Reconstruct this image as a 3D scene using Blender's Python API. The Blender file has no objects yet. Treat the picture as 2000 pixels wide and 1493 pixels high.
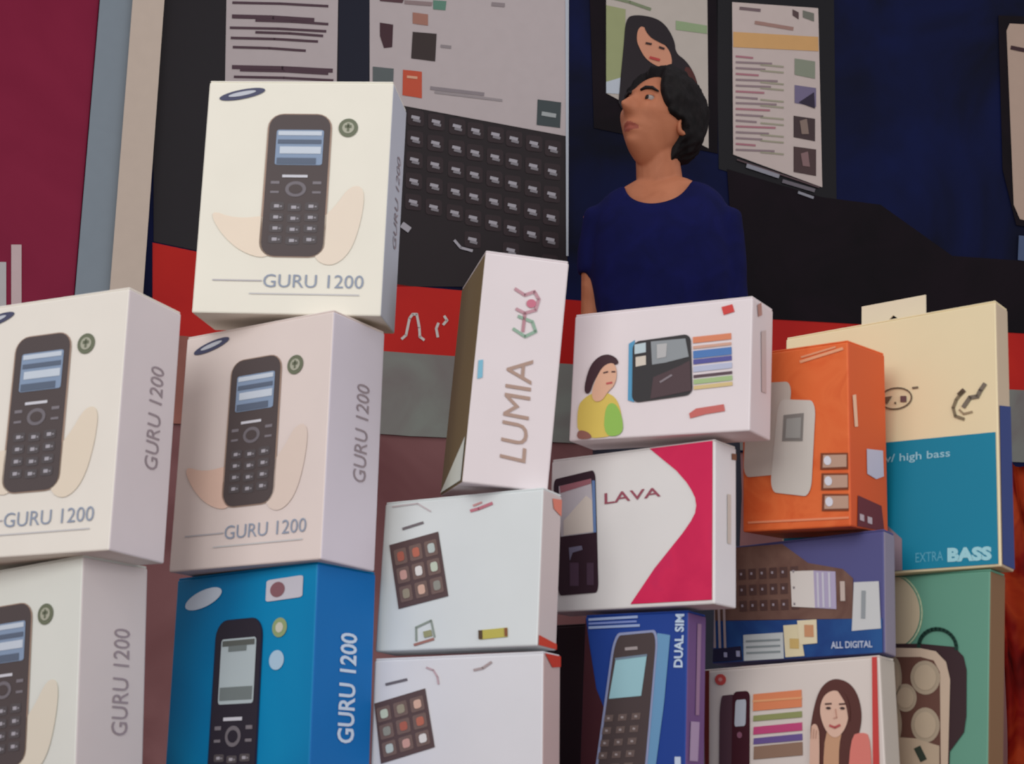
import bpy, bmesh, math, random
from mathutils import Vector, Matrix, noise
random.seed(7)
R = math.radians

# ---------------------------------------------------------------- camera
FPX, PITCH, ROLL, CZ = 3023.9, 0.27083, -0.00536, 0.50
IW, IH = 2000, 1493
CR = Matrix.Rotation(PITCH, 3, 'X') @ Matrix.Rotation(ROLL, 3, 'Y')      # columns: right, forward, up
CAM = Vector((0, 0, CZ))
cd = bpy.data.cameras.new('camera'); cam = bpy.data.objects.new('camera', cd)
bpy.context.scene.collection.objects.link(cam)
right, fwd, up = CR.col[0], CR.col[1], CR.col[2]
m = Matrix((right, up, -fwd)).transposed().to_4x4(); m.translation = CAM
cam.matrix_world = m
cd.sensor_width = 36; cd.lens = FPX * 36 / IW; cd.clip_start = 0.02
bpy.context.scene.camera = cam

# ---------------------------------------------------------------- world, lights, exposure
cd.dof.use_dof = True; cd.dof.focus_distance = 1.45; cd.dof.aperture_fstop = 26       # the photograph is soft all over
sc = bpy.context.scene
w = bpy.data.worlds.new('world'); sc.world = w; w.use_nodes = True
w.node_tree.nodes['Background'].inputs[0].default_value = (0.97, 0.95, 1.0, 1)
w.node_tree.nodes['Background'].inputs[1].default_value = 0.50

def area_light(name, loc, target, size, power, col):
    l = bpy.data.lights.new(name, 'AREA'); l.shape = 'RECTANGLE'; l.size, l.size_y = size
    l.energy = power; l.color = col
    o = bpy.data.objects.new(name, l); sc.collection.objects.link(o)
    o.location = loc
    o.rotation_euler = (Vector(target) - Vector(loc)).to_track_quat('-Z', 'Y').to_euler()
    return o
area_light('doorway_daylight', (-1.3, -1.6, 1.9), (0.1, 1.2, 0.8), (2.2, 1.8), 40, (1.0, 0.985, 0.96))
area_light('right_fill_light', (1.5, -0.9, 0.9), (0.1, 0.9, 0.7), (1.2, 1.2), 15, (0.97, 0.98, 1.0))  # added fill from the right, brightens the carton sides
area_light('back_wall_fill_light', (0.9, 2.2, 3.3), (0.7, 3.9, 1.4), (1.6, 0.3), 7, (1.0, 0.97, 0.93))  # unseen lamp, added to brighten the back wall
sc.view_settings.view_transform = 'Standard'
sc.view_settings.look = 'None'
sc.view_settings.gamma = 1
sc.view_settings.use_curve_mapping = False
sc.view_settings.exposure = 0.0

# ---------------------------------------------------------------- helpers
def lin(v):
    v /= 255
    return v / 12.92 if v <= .04045 else ((v + .055) / 1.055) ** 2.4
MATS = {}
def mat(r, g, b, rough=.55, spec=.3, vary=.04, metal=0, scale=30):
    """colour given as sRGB 0..255 of the print or surface itself"""
    k = (r, g, b, rough, spec, vary, metal, scale)
    if k in MATS: return MATS[k]
    M = bpy.data.materials.new('ink_%d_%d_%d' % (r, g, b)); M.use_nodes = True
    nt = M.node_tree; B = nt.nodes['Principled BSDF']
    c = [lin(v) for v in (r, g, b)]
    if vary > 0:
        tc = nt.nodes.new('ShaderNodeTexCoord'); nz = nt.nodes.new('ShaderNodeTexNoise')
        nz.inputs['Scale'].default_value = scale; nz.inputs['Detail'].default_value = 3
        nt.links.new(tc.outputs['Object'], nz.inputs['Vector'])
        mx = nt.nodes.new('ShaderNodeMix'); mx.data_type = 'RGBA'
        nt.links.new(nz.outputs['Fac'], mx.inputs[0])
        mx.inputs[6].default_value = [x * (1 - vary) for x in c] + [1]
        mx.inputs[7].default_value = [min(1, x * (1 + vary)) for x in c] + [1]
        nt.links.new(mx.outputs[2], B.inputs['Base Color'])
    else:
        B.inputs['Base Color'].default_value = c + [1]
    B.inputs['Roughness'].default_value = rough
    B.inputs['Metallic'].default_value = metal
    B.inputs['Specular IOR Level'].default_value = spec
    MATS[k] = M
    return M
def mottled(name, cols, scale=6, rough=.7, detail=4, dist=1.0):
    M = bpy.data.materials.new(name); M.use_nodes = True
    nt = M.node_tree; B = nt.nodes['Principled BSDF']
    tc = nt.nodes.new('ShaderNodeTexCoord'); nz = nt.nodes.new('ShaderNodeTexNoise')
    nz.inputs['Scale'].default_value = scale; nz.inputs['Detail'].default_value = detail
    nz.inputs['Distortion'].default_value = dist
    cr = nt.nodes.new('ShaderNodeValToRGB')
    el = cr.color_ramp.elements
    n = len(cols)
    el[0].position = .3; el[1].position = .7
    for i in range(1, n - 1): el.new(.3 + .4 * i / (n - 1))
    for i, c in enumerate(cols): el[i].color = [lin(v) for v in c] + [1]
    nt.links.new(tc.outputs['Object'], nz.inputs['Vector'])
    nt.links.new(nz.outputs['Fac'], cr.inputs[0]); nt.links.new(cr.outputs[0], B.inputs['Base Color'])
    B.inputs['Roughness'].default_value = rough; B.inputs['Specular IOR Level'].default_value = .2
    return M
def link(o, parent=None):
    sc.collection.objects.link(o)
    if parent: o.parent = parent
    return o
def mesh_obj(name, bm, mats, parent=None, smooth=False):
    me = bpy.data.meshes.new(name); bm.normal_update(); bm.to_mesh(me); bm.free()
    for q in (mats if isinstance(mats, (list, tuple)) else [mats]): me.materials.append(q)
    if smooth:
        for p in me.polygons: p.use_smooth = True
    return link(bpy.data.objects.new(name, me), parent)
def tag(o, label=None, cat=None, group=None, kind=None):
    if label: o['label'] = label
    if cat: o['category'] = cat
    if group: o['group'] = group
    if kind: o['kind'] = kind
    return o
def thing(name, label, cat, mw=None, group=None):
    o = bpy.data.objects.new(name, None); o.empty_display_size = .03
    link(o)
    if mw is not None: o.matrix_world = mw
    return tag(o, label, cat, group)
def add_box(bm, lo, hi, bev=0, seg=2):
    vs = [bm.verts.new((x, y, z)) for x in (lo[0], hi[0]) for y in (lo[1], hi[1]) for z in (lo[2], hi[2])]
    fs = [bm.faces.new([vs[i] for i in q]) for q in ((0,1,3,2),(4,6,7,5),(0,4,5,1),(2,3,7,6),(0,2,6,4),(1,5,7,3))]
    bmesh.ops.recalc_face_normals(bm, faces=fs)
    if bev:
        es = list({e for f in fs for e in f.edges})
        bmesh.ops.bevel(bm, geom=es, offset=bev, segments=seg, affect='EDGES', profile=.5)

# ---- image ray -> plane
def ray(x, y):
    return (right * ((x - IW/2) / FPX) + fwd - up * ((y - IH/2) / FPX))
def project(P):
    q = CR.transposed() @ (Vector(P) - CAM)
    return (IW/2 + FPX * q.x / q.y, IH/2 - FPX * q.z / q.y)
def at_depth(x, y, Y):
    r = ray(x, y); return CAM + r * (Y / r.y)

# ---- homography from 4 points to the unit square (u right, v down)
def solve(A, b):
    n = len(b); M = [list(A[i]) + [b[i]] for i in range(n)]
    for i in range(n):
        p = max(range(i, n), key=lambda r: abs(M[r][i])); M[i], M[p] = M[p], M[i]
        for r in range(n):
            if r != i:
                f = M[r][i] / M[i][i]
                for c in range(i, n + 1): M[r][c] -= f * M[i][c]
    return [M[i][n] / M[i][i] for i in range(n)]
def homog(q):
    A, b = [], []
    for (x, y), (u, v) in zip(q, ((0,0),(1,0),(1,1),(0,1))):
        A.append([x, y, 1, 0, 0, 0, -u*x, -u*y]); b.append(u)
        A.append([0, 0, 0, x, y, 1, -v*x, -v*y]); b.append(v)
    h = solve(A, b)
    def f(x, y):
        w_ = h[6]*x + h[7]*y + 1
        return ((h[0]*x + h[1]*y + h[2]) / w_, (h[3]*x + h[4]*y + h[5]) / w_)
    return f

FONT = {}
def glyphs(s, bold=0.0, shear=0.0):
    k = (s, bold, shear)
    if k not in FONT:
        c = bpy.data.curves.new('t', 'FONT'); c.body = s; c.offset = bold; c.shear = shear; c.resolution_u = 3
        o = bpy.data.objects.new('t', c); sc.collection.objects.link(o)
        dg = bpy.context.evaluated_depsgraph_get(); dg.update()
        me = bpy.data.meshes.new_from_object(o.evaluated_get(dg))
        vs = [v.co.copy() for v in me.vertices]; ps = [list(p.vertices) for p in me.polygons]
        x0, x1 = min(v.x for v in vs), max(v.x for v in vs); y0, y1 = min(v.y for v in vs), max(v.y for v in vs)
        FONT[k] = ([((v.x-x0)/(x1-x0), (y1-v.y)/(y1-y0)) for v in vs], ps)
        bpy.data.objects.remove(o); bpy.data.curves.remove(c); bpy.data.meshes.remove(me)
    return FONT[k]
def quadmap(q, s, t):
    (ax, ay), (bx, by), (cx, cy), (dx, dy) = q       # TL TR BR BL
    x = (1-t)*((1-s)*ax+s*bx) + t*((1-s)*dx+s*cx)
    y = (1-t)*((1-s)*ay+s*by) + t*((1-s)*dy+s*cy)
    return (x, y)
def rrect(r=.15, n=5, asp=1.0):
    """rounded unit square; r is the corner radius in s, asp = width/height"""
    out = []
    rs, rt = r, r * asp
    for cx, cy, a0 in ((1-rs, rt, -90), (1-rs, 1-rt, 0), (rs, 1-rt, 90), (rs, rt, 180)):
        for i in range(n + 1):
            a = R(a0 + 90 * i / n)
            out.append((cx + rs*math.cos(a), cy + rt*math.sin(a)))
    return out
def sub(q, s0, t0, s1, t1):
    return [quadmap(q, s0, t0), quadmap(q, s1, t0), quadmap(q, s1, t1), quadmap(q, s0, t1)]
def ell(cx, cy, rx, ry, rot=0, n=28):
    c, s = math.cos(R(rot)), math.sin(R(rot))
    return [(cx + rx*math.cos(a)*c - ry*math.sin(a)*s, cy + rx*math.cos(a)*s + ry*math.sin(a)*c)
            for a in (2*math.pi*i/n for i in range(n))]

def chaikin(p, it=2):
    for _ in range(it):
        o_ = []
        for a, b in zip(p, p[1:] + p[:1]):
            o_ += [(a[0]*.75+b[0]*.25, a[1]*.75+b[1]*.25), (a[0]*.25+b[0]*.75, a[1]*.25+b[1]*.75)]
        p = o_
    return p
class Art:
    """ink printed on one flat surface; to3(x, y, layer) gives local 3-D points"""
    def __init__(self, to3): self.to3 = to3; self.reset()
    def reset(self): self.bm = bmesh.new(); self.mats = []
    def _m(self, mt):
        if mt not in self.mats: self.mats.append(mt)
        return self.mats.index(mt)
    def poly(self, pts, mt, layer=1):
        vs = [self.bm.verts.new(self.to3(x, y, layer)) for x, y in pts]
        f = self.bm.faces.new(vs); f.material_index = self._m(mt)
        f.normal_update()
        bmesh.ops.triangulate(self.bm, faces=[f], ngon_method='EAR_CLIP') if len(vs) > 4 else None
    def blob(self, pts, mt, layer=1, it=2): self.poly(chaikin(pts, it), mt, layer)
    def quad(self, q, mt, layer=1, r=0, asp=1):
        self.poly([quadmap(q, s, t) for s, t in rrect(r, 5, asp)] if r else q, mt, layer)
    def rect(self, x0, y0, x1, y1, mt, layer=1): self.poly([(x0,y0),(x1,y0),(x1,y1),(x0,y1)], mt, layer)
    def line(self, pts, wd, mt, layer=1):
        for (ax, ay), (bx, by) in zip(pts, pts[1:]):
            L = math.hypot(bx-ax, by-ay) or 1; nx, ny = -(by-ay)/L*wd/2, (bx-ax)/L*wd/2
            ex, ey = (bx-ax)/L*wd*.25, (by-ay)/L*wd*.25
            self.poly([(ax+nx-ex,ay+ny-ey),(bx+nx+ex,by+ny+ey),(bx-nx+ex,by-ny+ey),(ax-nx-ex,ay-ny-ey)], mt, layer)
    def ring(self, pts, wd, mt, layer=1): self.line(pts + [pts[0]], wd, mt, layer)
    def text(self, s, q, mt, layer=2, bold=0.0, shear=0.0):
        vs, ps = glyphs(s, bold, shear); mi = self._m(mt)
        bv = [self.bm.verts.new(self.to3(*quadmap(q, a, b), layer)) for a, b in vs]
        for p in ps:
            try:
                f = self.bm.faces.new([bv[i] for i in p]); f.material_index = mi
            except ValueError: pass
    def build(self, name, parent, label=None):
        o = mesh_obj(name, self.bm, self.mats, parent)
        if label: o['label'] = label
        self.reset(); return o

# ---------------------------------------------------------------- colours
WHITE = mat(236,233,226); WHITE2 = mat(226,228,232); CREAM = mat(240,228,196); INK = mat(52,48,50)
GREYINK = mat(150,146,156); DARKBROWN = mat(62,48,44); PALEBLUE = mat(150,180,212)

# ---------------------------------------------------------------- setting
WK, WY0 = .287, 4.0                                  # back wall: Y = WY0 + WK * X
wn = Vector((WK, -1, 0)).normalized()                # towards the camera
wa = Vector((1, WK, 0)).normalized()
def wall_pt(x, y, off=0.0):
    r = ray(x, y); P0 = Vector((0, WY0, 0)) + wn * off
    return CAM + r * ((P0 - CAM).dot(wn) / r.dot(wn))
def struct(name, bm, m_, **k):
    return tag(mesh_obj(name, bm, m_), kind='structure')
bm = bmesh.new(); add_box(bm, (-4, -3, -.05), (5, 7, 0)); struct('floor', bm, mottled('floor_cement', [(120,112,104),(150,140,130)], 3))
WM = Matrix((wa, -wn, Vector((0,0,1)))).transposed().to_4x4(); WM.translation = Vector((0, WY0, 0))
bm = bmesh.new(); add_box(bm, (-2.6, 0, 0), (3.4, .12, 3.6))
bm.transform(WM); struct('wall_back', bm, mottled('wall_paint', [(112,68,70),(158,112,112)], 2.2))
bm = bmesh.new(); add_box(bm, (-1.2, 3.05, 0), (2.6, 3.95, .57))
pf = struct('trim_3', bm, mottled('platform_wood', [(84,50,40),(110,70,54)], 4)); pf['label'] = 'raised wooden dais in front of the back wall'

# shelf the cartons stand on
SZ = CZ - 0.008
t = thing('display_counter', 'low maroon display counter carrying the stacks of cartons', 'counter', Matrix.Translation((0.02, .86, 0)))
cm = mottled('counter_laminate', [(96,46,46),(120,62,60)], 5)
bm = bmesh.new(); add_box(bm, (-.62, -.22, SZ - .03), (.62, .22, SZ), .004); mesh_obj('countertop', bm, cm, t)
bm = bmesh.new(); add_box(bm, (-.60, -.20, .06), (.60, .20, SZ - .03), .003); mesh_obj('cabinet', bm, mat(120,62,58), t)
bm = bmesh.new(); add_box(bm, (-.56, -.17, 0), (.56, .17, .06)); mesh_obj('plinth', bm, mat(60,40,38), t)

# ---------------------------------------------------------------- banner on the wall
def wall_local(x, y, layer): return WM.inverted() @ wall_pt(x, y, .006 + .0012 * layer)
def zline(px, py):                                   # height on the wall of an image point
    return wall_pt(px, py).z
Zr1, Zr2, Zs2 = zline(800, 557), zline(800, 690), zline(800, 852)
def wx(px, py): return (WM.inverted() @ wall_pt(px, py)).x
bl, br = wx(298, 250), wx(2248, 640)
ban = thing('shop_banner', 'large navy blue printed banner with phone pictures and a red band along its foot', 'banner', WM)
navy = mottled('banner_navy', [(6,9,30),(8,17,58),(10,22,72)], 2.2, rough=.8)
bm = bmesh.new(); add_box(bm, (bl, -.005, Zs2 + .02), (br, 0, 3.45)); mesh_obj('banner_sheet', bm, navy, ban)
Ab = Art(wall_local)
Ab.poly([(298,474),(500,516),(800,559),(1160,590),(1540,612),(1980,628),(2250,640),(2250,774),(1990,762),(1500,738),(800,690),(298,652)], mottled('banner_red', [(188,24,22),(206,38,26)], 3, rough=.5), 1); Ab.build('red_band', ban, 'bright red band across the foot of the banner')
Ab.poly([(298,652),(640,677),(640,840),(298,826)], mottled('banner_brown', [(128,80,72),(160,104,92)], 5), 1); Ab.build('brown_panel', ban, 'brown stretch of the lower band')
Ab.poly([(640,677),(800,690),(1500,738),(1990,762),(2250,774),(2250,915),(1990,903),(1500,882),(800,852),(640,840)], mottled('banner_grey', [(128,120,118),(140,146,138)], 5), 1); Ab.build('pale_band', ban, 'grey green band under the red band')
A = Art(wall_local)
DK = mottled('banner_black', [(15,9,15),(26,15,24)], 4, rough=.8); DKB = mat(34,24,28); CARD = mat(196,184,184); CARD2 = mat(206,186,176)
LW = mat(214,206,200)
# white lettering on the red band
A.line([(785,662),(793,655),(800,622),(806,614),(814,614),(819,640),(820,658),(828,664)], 5, LW, 3)
A.build('band_lettering', ban, 'white letter on the red band')
A.line([(855,658),(852,642),(856,632)], 5, LW, 3); A.build('band_lettering', ban, 'white letter on the red band'); A.line([(868,618),(873,626),(866,634)], 5, LW, 3); A.build('band_lettering', ban, 'white letter on the red band')
# phone with white text page (left)
A.poly([(300,-60),(725,-60),(722,546),(500,514),(300,472)], mat(32,27,32), 1)
A.poly([(662,-60),(722,-60),(722,300),(660,300)], mat(10,14,38), 2)
A.build('printed_phone', ban, 'charcoal phone with a page of text on its screen')
ph = ban.children[-1]
A.poly([(443,-40),(661,-40),(656,260),(438,260)], CARD, 3)
for y, x0, x1 in ((-14,450,600),(8,455,640),(35,455,612),(43,500,640),(57,450,636),(66,500,630),(77,452,620),(95,456,596),(134,455,648),(140,470,640),(153,458,650)):
    A.line([(x0,y-3),((x0+x1)/2,y-1),(x1,y+4)], 5 if y not in (134,35) else 8, mat(84,60,70), 4)
A.build('screen_page', ban, 'white page of dark text lines')
# keyboard phone
A.poly([(760,150),(1109,200),(1108,560),(740,560)], DKB, 1)
A.build('printed_phone', ban, 'black keyboard phone with white screen')
A.poly([(722,-50),(1110,-50),(1106,266),(785,206),(720,190)], CARD, 2)
A.poly([(1104,-50),(1111,-50),(1110,500),(1106,500)], mat(190,196,206), 3)
for q, c in (([(742,44),(768,48),(766,92),(750,94),(742,70)], (70,40,48)), ([(806,62),(853,66),(850,120),(803,114)], (58,46,44)), ([(806,24),(836,28),(836,50),(806,46)], (170,120,104)),
             ([(787,136),(824,140),(824,192),(786,186)], (204,84,56)), ([(728,130),(769,134),(768,163),(728,160)], (96,104,104)), ([(1050,194),(1096,200),(1094,250),(1048,244)], (66,76,78)),
             ([(742,-8),(790,-4),(786,6),(742,2)], (90,60,66)), ([(846,0),(872,2),(870,20),(846,18)], (98,140,122)), ([(790,0),(845,4),(843,12),(790,8)], (150,130,130))):
    A.poly(q, mat(*c), 3)
A.line([(842,172),(944,184)], 7, mat(146,136,140), 3); A.line([(850,180),(980,196)], 5, mat(160,150,152), 3); A.line([(962,8),(984,10)], 8, mat(150,138,140), 3)
A.line([(796,150),(814,152)], 5, mat(226,170,140), 4); A.line([(1060,222),(1084,226)], 8, mat(170,176,176), 4)
A.line([(862,90),(880,92)], 6, mat(150,140,142), 3)
A.build('screen_page', ban, 'white phone screen with small icons')
kx = [813, 853, 894, 930, 969, 1005, 1044, 1081]; ky = [231, 239, 248, 256, 264, 272, 281, 291]
KEY = mat(50,36,40); KG = mat(176,172,180)
for r_ in range(6):
    for c_ in range(8):
        if r_ == 5 and c_ in (0, 1, 2, 4, 6): continue
        x, y = kx[c_] - r_ * 1.2, ky[c_] + 42.6 * r_ + (c_ - 3) * .5 * r_
        q = [(x-17,y-18),(x+15,y-14),(x+15,y+17),(x-17,y+13)]
        A.quad(q, KEY, 2, .18)
        A.line([(x-8,y-3),(x+5,y)], 6, KG, 3); A.line([(x-5,y+3),(x+7,y+6)], 5, mat(140,136,142), 3)
A.build('printed_keypad', ban, 'rows of black keys with pale letters')
A.line([(888,470),(900,484),(922,490)], 5, KG, 3)
A.build('printed_keypad', ban, 'pale mark of the space key')
A.line([(787,440),(798,448)], 12, KG, 3)
A.build('printed_keypad', ban, 'pale mark on the shift key')
# phone with a woman on its screen
A.poly([(1150,-60),(1402,-60),(1402,300),(1160,250)], DK, 1); A.build('printed_phone', ban, 'black phone behind the man in blue')
A.poly([(1184,-50),(1381,-50),(1384,290),(1184,182)], mat(196,186,176), 2)
A.poly([(1184,10),(1222,18),(1218,150),(1184,160)], mat(160,166,120), 3); A.poly([(1184,160),(1216,150),(1216,184),(1184,182)], mat(196,204,214), 3)
A.poly([(1320,40),(1381,50),(1381,66),(1320,58)], mat(150,170,130), 3); A.line([(1190,-6),(1230,4),(1270,18)], 6, mat(130,140,110), 3)
A.blob([(1222,36),(1240,28),(1280,34),(1302,50),(1318,80),(1320,104),(1340,118),(1358,146),(1366,180),(1366,260),(1206,230),(1212,150),(1218,90)], mat(34,24,30), 4)
A.blob([(1334,130),(1350,132),(1362,160),(1364,190),(1340,190)], mat(84,40,36), 5)
A.blob([(1246,56),(1256,50),(1270,66),(1290,80),(1308,98),(1314,124),(1304,134),(1284,130),(1262,116),(1250,96),(1243,78)], mat(214,150,120), 5)
A.blob([(1256,50),(1272,54),(1296,70),(1308,92),(1290,84),(1268,72)], mat(34,24,30), 6)
A.line([(1262,84),(1272,86)], 4, mat(60,36,36), 7); A.line([(1288,92),(1297,95)], 4, mat(60,36,36), 7); A.line([(1270,112),(1288,117)], 5, mat(190,70,66), 7)
A.build('printed_portrait', ban, 'picture of a dark haired woman on a phone screen')
# phone with the message list
A.poly([(1398,-60),(1628,-60),(1634,402),(1404,330)], mat(16,14,20), 1)
A.poly([(1420,330),(1604,385),(1720,400),(1860,500),(2150,520),(2150,660),(1440,620)], DK, 2)
A.build('printed_phone', ban, 'black phone showing a list of messages')
A.poly([(1430,4),(1598,16),(1606,366),(1432,302)], mat(206,190,184), 3)
A.poly([(1432,62),(1598,72),(1599,100),(1432,92)], mat(216,168,110), 4)
for i in range(17):
    y = 110 + i * 11.4
    A.line([(1438,y),(1470 + (i * 37 % 50),y+3)], 4, mat(150,130,134) if i % 3 else mat(176,120,130), 4)
    if i % 3: A.line([(1486,y+5),(1530,y+9)], 3.5, mat(166,160,140), 4)
for (x0,y0,x1,y1,c) in ((1552,114,1592,150,(140,146,128)),(1552,166,1594,205,(120,110,140)),(1550,226,1592,272,(70,54,56)),(1550,286,1594,340,(80,60,60)),(1548,18,1560,34,(90,70,70)),(1568,20,1590,38,(120,120,110))):
    A.poly([(x0,y0),(x1,y0+6),(x1,y1+4),(x0,y1-4)], mat(*c), 4)
A.poly([(1560,200),(1590,180),(1592,212)], mat(50,40,60), 5)
A.poly([(1562,236),(1576,232),(1580,262),(1566,262)], mat(140,120,110), 5); A.poly([(1564,300),(1578,296),(1582,326),(1568,324)], mat(140,110,110), 5)
A.line([(1446,16),(1484,20)], 6, mat(120,100,104), 4); A.line([(1476,44),(1548,56)], 7, mat(166,130,120), 4)
A.build('screen_page', ban, 'white message list with an orange header')
A.line([(1460,324),(1520,344)], 8, mat(150,150,160), 4); A.line([(1530,354),(1590,372)], 7, mat(110,104,112), 4); A.line([(1440,312),(1600,366)], 3, mat(90,70,74), 4); A.line([(1560,376),(1588,386)], 5, mat(150,150,160), 4)
A.build('printed_keypad', ban, 'grey key row under the message list')
# phone at the right edge
A.poly([(1950,30),(2200,40),(2200,470),(1985,440),(1958,330)], DK, 2); A.build('printed_phone', ban, 'pale phone at the right end of the banner')
A.poly([(1966,60),(1972,46),(2160,56),(2160,470),(1992,428),(1980,400)], mat(196,170,152), 3)
A.line([(1976,93),(2010,100)], 8, mat(66,40,44), 4); A.poly([(1990,460),(2080,470),(2080,520),(1988,508)], mat(80,96,130), 3)
A.build('screen_page', ban, 'cream phone screen at the right end')

# ---- left edge: magenta board, grey strip, cream post
def wall_slab(name, pts, th, m_, z0=None, top=3.45):
    xs = [(WM.inverted() @ wall_pt(*p)).x for p in pts]
    bm = bmesh.new(); vs = []
    for y in (-th, -.0005):
        for x, z in ((xs[0], z0), (xs[1], z0), (xs[1], top), (xs[0], top)): vs.append(bm.verts.new((x, y, z)))
    for q in ((0,1,2,3),(5,4,7,6),(0,4,5,1),(3,2,6,7),(1,5,6,2),(4,0,3,7)): bm.faces.new([vs[i] for i in q])
    bmesh.ops.recalc_face_normals(bm, faces=bm.faces); bm.transform(WM)
    return mesh_obj(name, bm, m_)
o = wall_slab('trim_1', [(235,300),(298,300)], .05, mat(214,196,180), 0, 3.5); o['kind'] = 'structure'
o = wall_slab('trim_2', [(170,300),(235,300)], .03, mat(140,152,162), 0, 3.5); o['kind'] = 'structure'
mb = thing('magenta_poster', 'deep magenta poster at the left edge with white lettering low down', 'poster', WM)
x0 = wx(-260, 300); x1 = wx(169, 300)
bm = bmesh.new(); add_box(bm, (x0, -.02, 1.0), (x1, -.0005, 3.4), .003)
mesh_obj('poster_sheet', bm, mottled('poster_magenta', [(136,20,58),(148,30,66)], 3, rough=.5), mb)
A.to3 = lambda x, y, l: WM.inverted() @ wall_pt(x, y, .021 + .001 * l)
A.rect(22,478,42,620, mat(214,190,190), 1); A.rect(-30,512,12,640, mat(200,196,196), 1); A.rect(-60,440,-40,640, mat(214,190,190), 1)
A.build('poster_lettering', mb, 'white strokes of large letters')

# ---- red and orange cloth hanging at the right edge
bm = bmesh.new(); nx, nz = 60, 50
Yc = 3.0; xa = at_depth(1938, 1200, Yc).x; grid = []
ztop = at_depth(1990, 903, Yc).z
for j in range(nz + 1):
    row = []
    for i in range(nx + 1):
        s = i / nx; z = .02 + (ztop - .02) * j / nz
        y = Yc + .035 * math.sin(s * 38 + 1.5 * math.sin(j * .15)) + .02 * math.sin(s * 17 + j * .12)
        row.append(bm.verts.new((xa + s * .55, y, z)))
    grid.append(row)
for j in range(nz):
    for i in range(nx): bm.faces.new((grid[j][i], grid[j][i+1], grid[j+1][i+1], grid[j+1][i]))
bmesh.ops.solidify(bm, geom=bm.faces[:], thickness=.003)
o = mesh_obj('hanging_cloth', bm, mottled('cloth_red_orange', [(96,14,16),(176,36,26),(222,92,48),(206,66,40)], 7, detail=3), smooth=True)
tag(o, 'mottled red and orange cloth hanging at the right edge behind the cartons', 'cloth')

# ---------------------------------------------------------------- cartons
N = None
FIT = {"B1":[-0.0645,0.7615,0.3797,-0.0905,0.088,0.0424,0.1018,0.1306,0.0439],"B2":[-0.092,0.7595,0.2495,-0.5601,-0.007,0.0121,0.1024,0.1304,0.0441],"B3":[-0.1898,0.7274,0.2502,-0.4063,-0.0011,0.0034,0.1025,0.1324,0.0441],"B4":[-0.2066,0.7426,0.1188,-0.5442,0.0021,-0.0567,0.1025,0.1283,0.0441],"BB":[-0.0962,0.7669,0.1201,-0.6347,-0.008,-0.0035,0.1023,0.129,0.0439],"L":[0.0295,0.7611,0.277,0.1589,0.1234,0.0728,0.0443,0.1217,0.0963],"W1":[0.0161,0.7601,0.1568,-0.5557,-0.0434,0.0189,0.098,0.0797,0.0185],"W2":[0.016,0.7588,0.0754,-0.497,-0.0139,0.003,0.0978,0.0812,0.0185],"M1":[0.1216,0.7426,0.2524,-0.5572,0.0114,0.0689,0.1035,0.0704,0.0266],"LV":[0.1026,0.7601,0.182,-0.6791,-0.009,0.0329,0.1038,0.0837,0.0208],"BP":[0.0887,0.776,0.0978,-0.6427,-0.0337,0.0287,0.0623,0.106,0.0182],"OR":[0.1719,0.7579,0.234,-0.7277,0.0416,0.0665,0.064,0.0963,0.0387],"SB":[0.1869,0.7673,0.1379,-0.7201,-0.0881,0.0058,0.1015,0.0631,0.0113],"MX":[0.1804,0.7649,0.075,-0.703,-0.0416,-0.0163,0.1036,0.0831,0.0159],"CB":[0.2516,0.7648,0.2583,-0.6982,-0.0693,0.03,0.1246,0.1412,0.0154],"GB":[0.2378,0.764,0.1175,-0.8116,-0.0822,0.0518,0.0593,0.1261,0.0145]}
# where the photo shows the corners: front TL TR BR BL, far side top / bottom
SEEN = {'B1':[(415,153),(773,171),(742,613),(372,622),(792,205),(769,650)],
'B2':[(362,650),(655,612),(620,1095),(328,1135),(760,645),(733,1112)],
'B3':[N,(250,552),(216,1082),N,(358,612),(318,1107)],'B4':[N,(157,1080),N,N,(292,1110),N],
'BB':[(347,1133),(624,1097),N,N,(735,1112),N],
'L':[(954,483),(1110,513),(1072,948),(895,962),(903,565),(858,968)],
'W1':[(755,980),(1065,955),(1045,1262),(728,1278),(1097,972),(1090,1255)],
'W2':[(733,1287),(1065,1268),N,N,(1092,1280),N],
'M1':[(1122,609),(1475,571),(1460,854),(1112,870),(1513,615),(1503,845)],
'LV':[(1078,894),(1400,864),(1392,1182),(1068,1205),(1440,870),(1438,1184)],
'BP':[(1143,1204),(1350,1193),N,N,(1378,1198),N],
'OR':[(1450,686),(1665,660),(1652,1040),(1450,1056),(1727,700),(1737,1020)],
'SB':[(1402,1068),(1732,1036),(1730,1275),(1385,1308),(1748,1042),(1745,1280)],
'MX':[(1372,1312),(1727,1278),N,N,(1744,1284),N],
'CB':[(1530,653),(1950,588),(1955,1104),(1530,1150),(1975,606),(1972,1112)],
'GB':[(1735,1130),(1938,1108),N,N,(1968,1118),N]}
def poly_quad(v): return v
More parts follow.
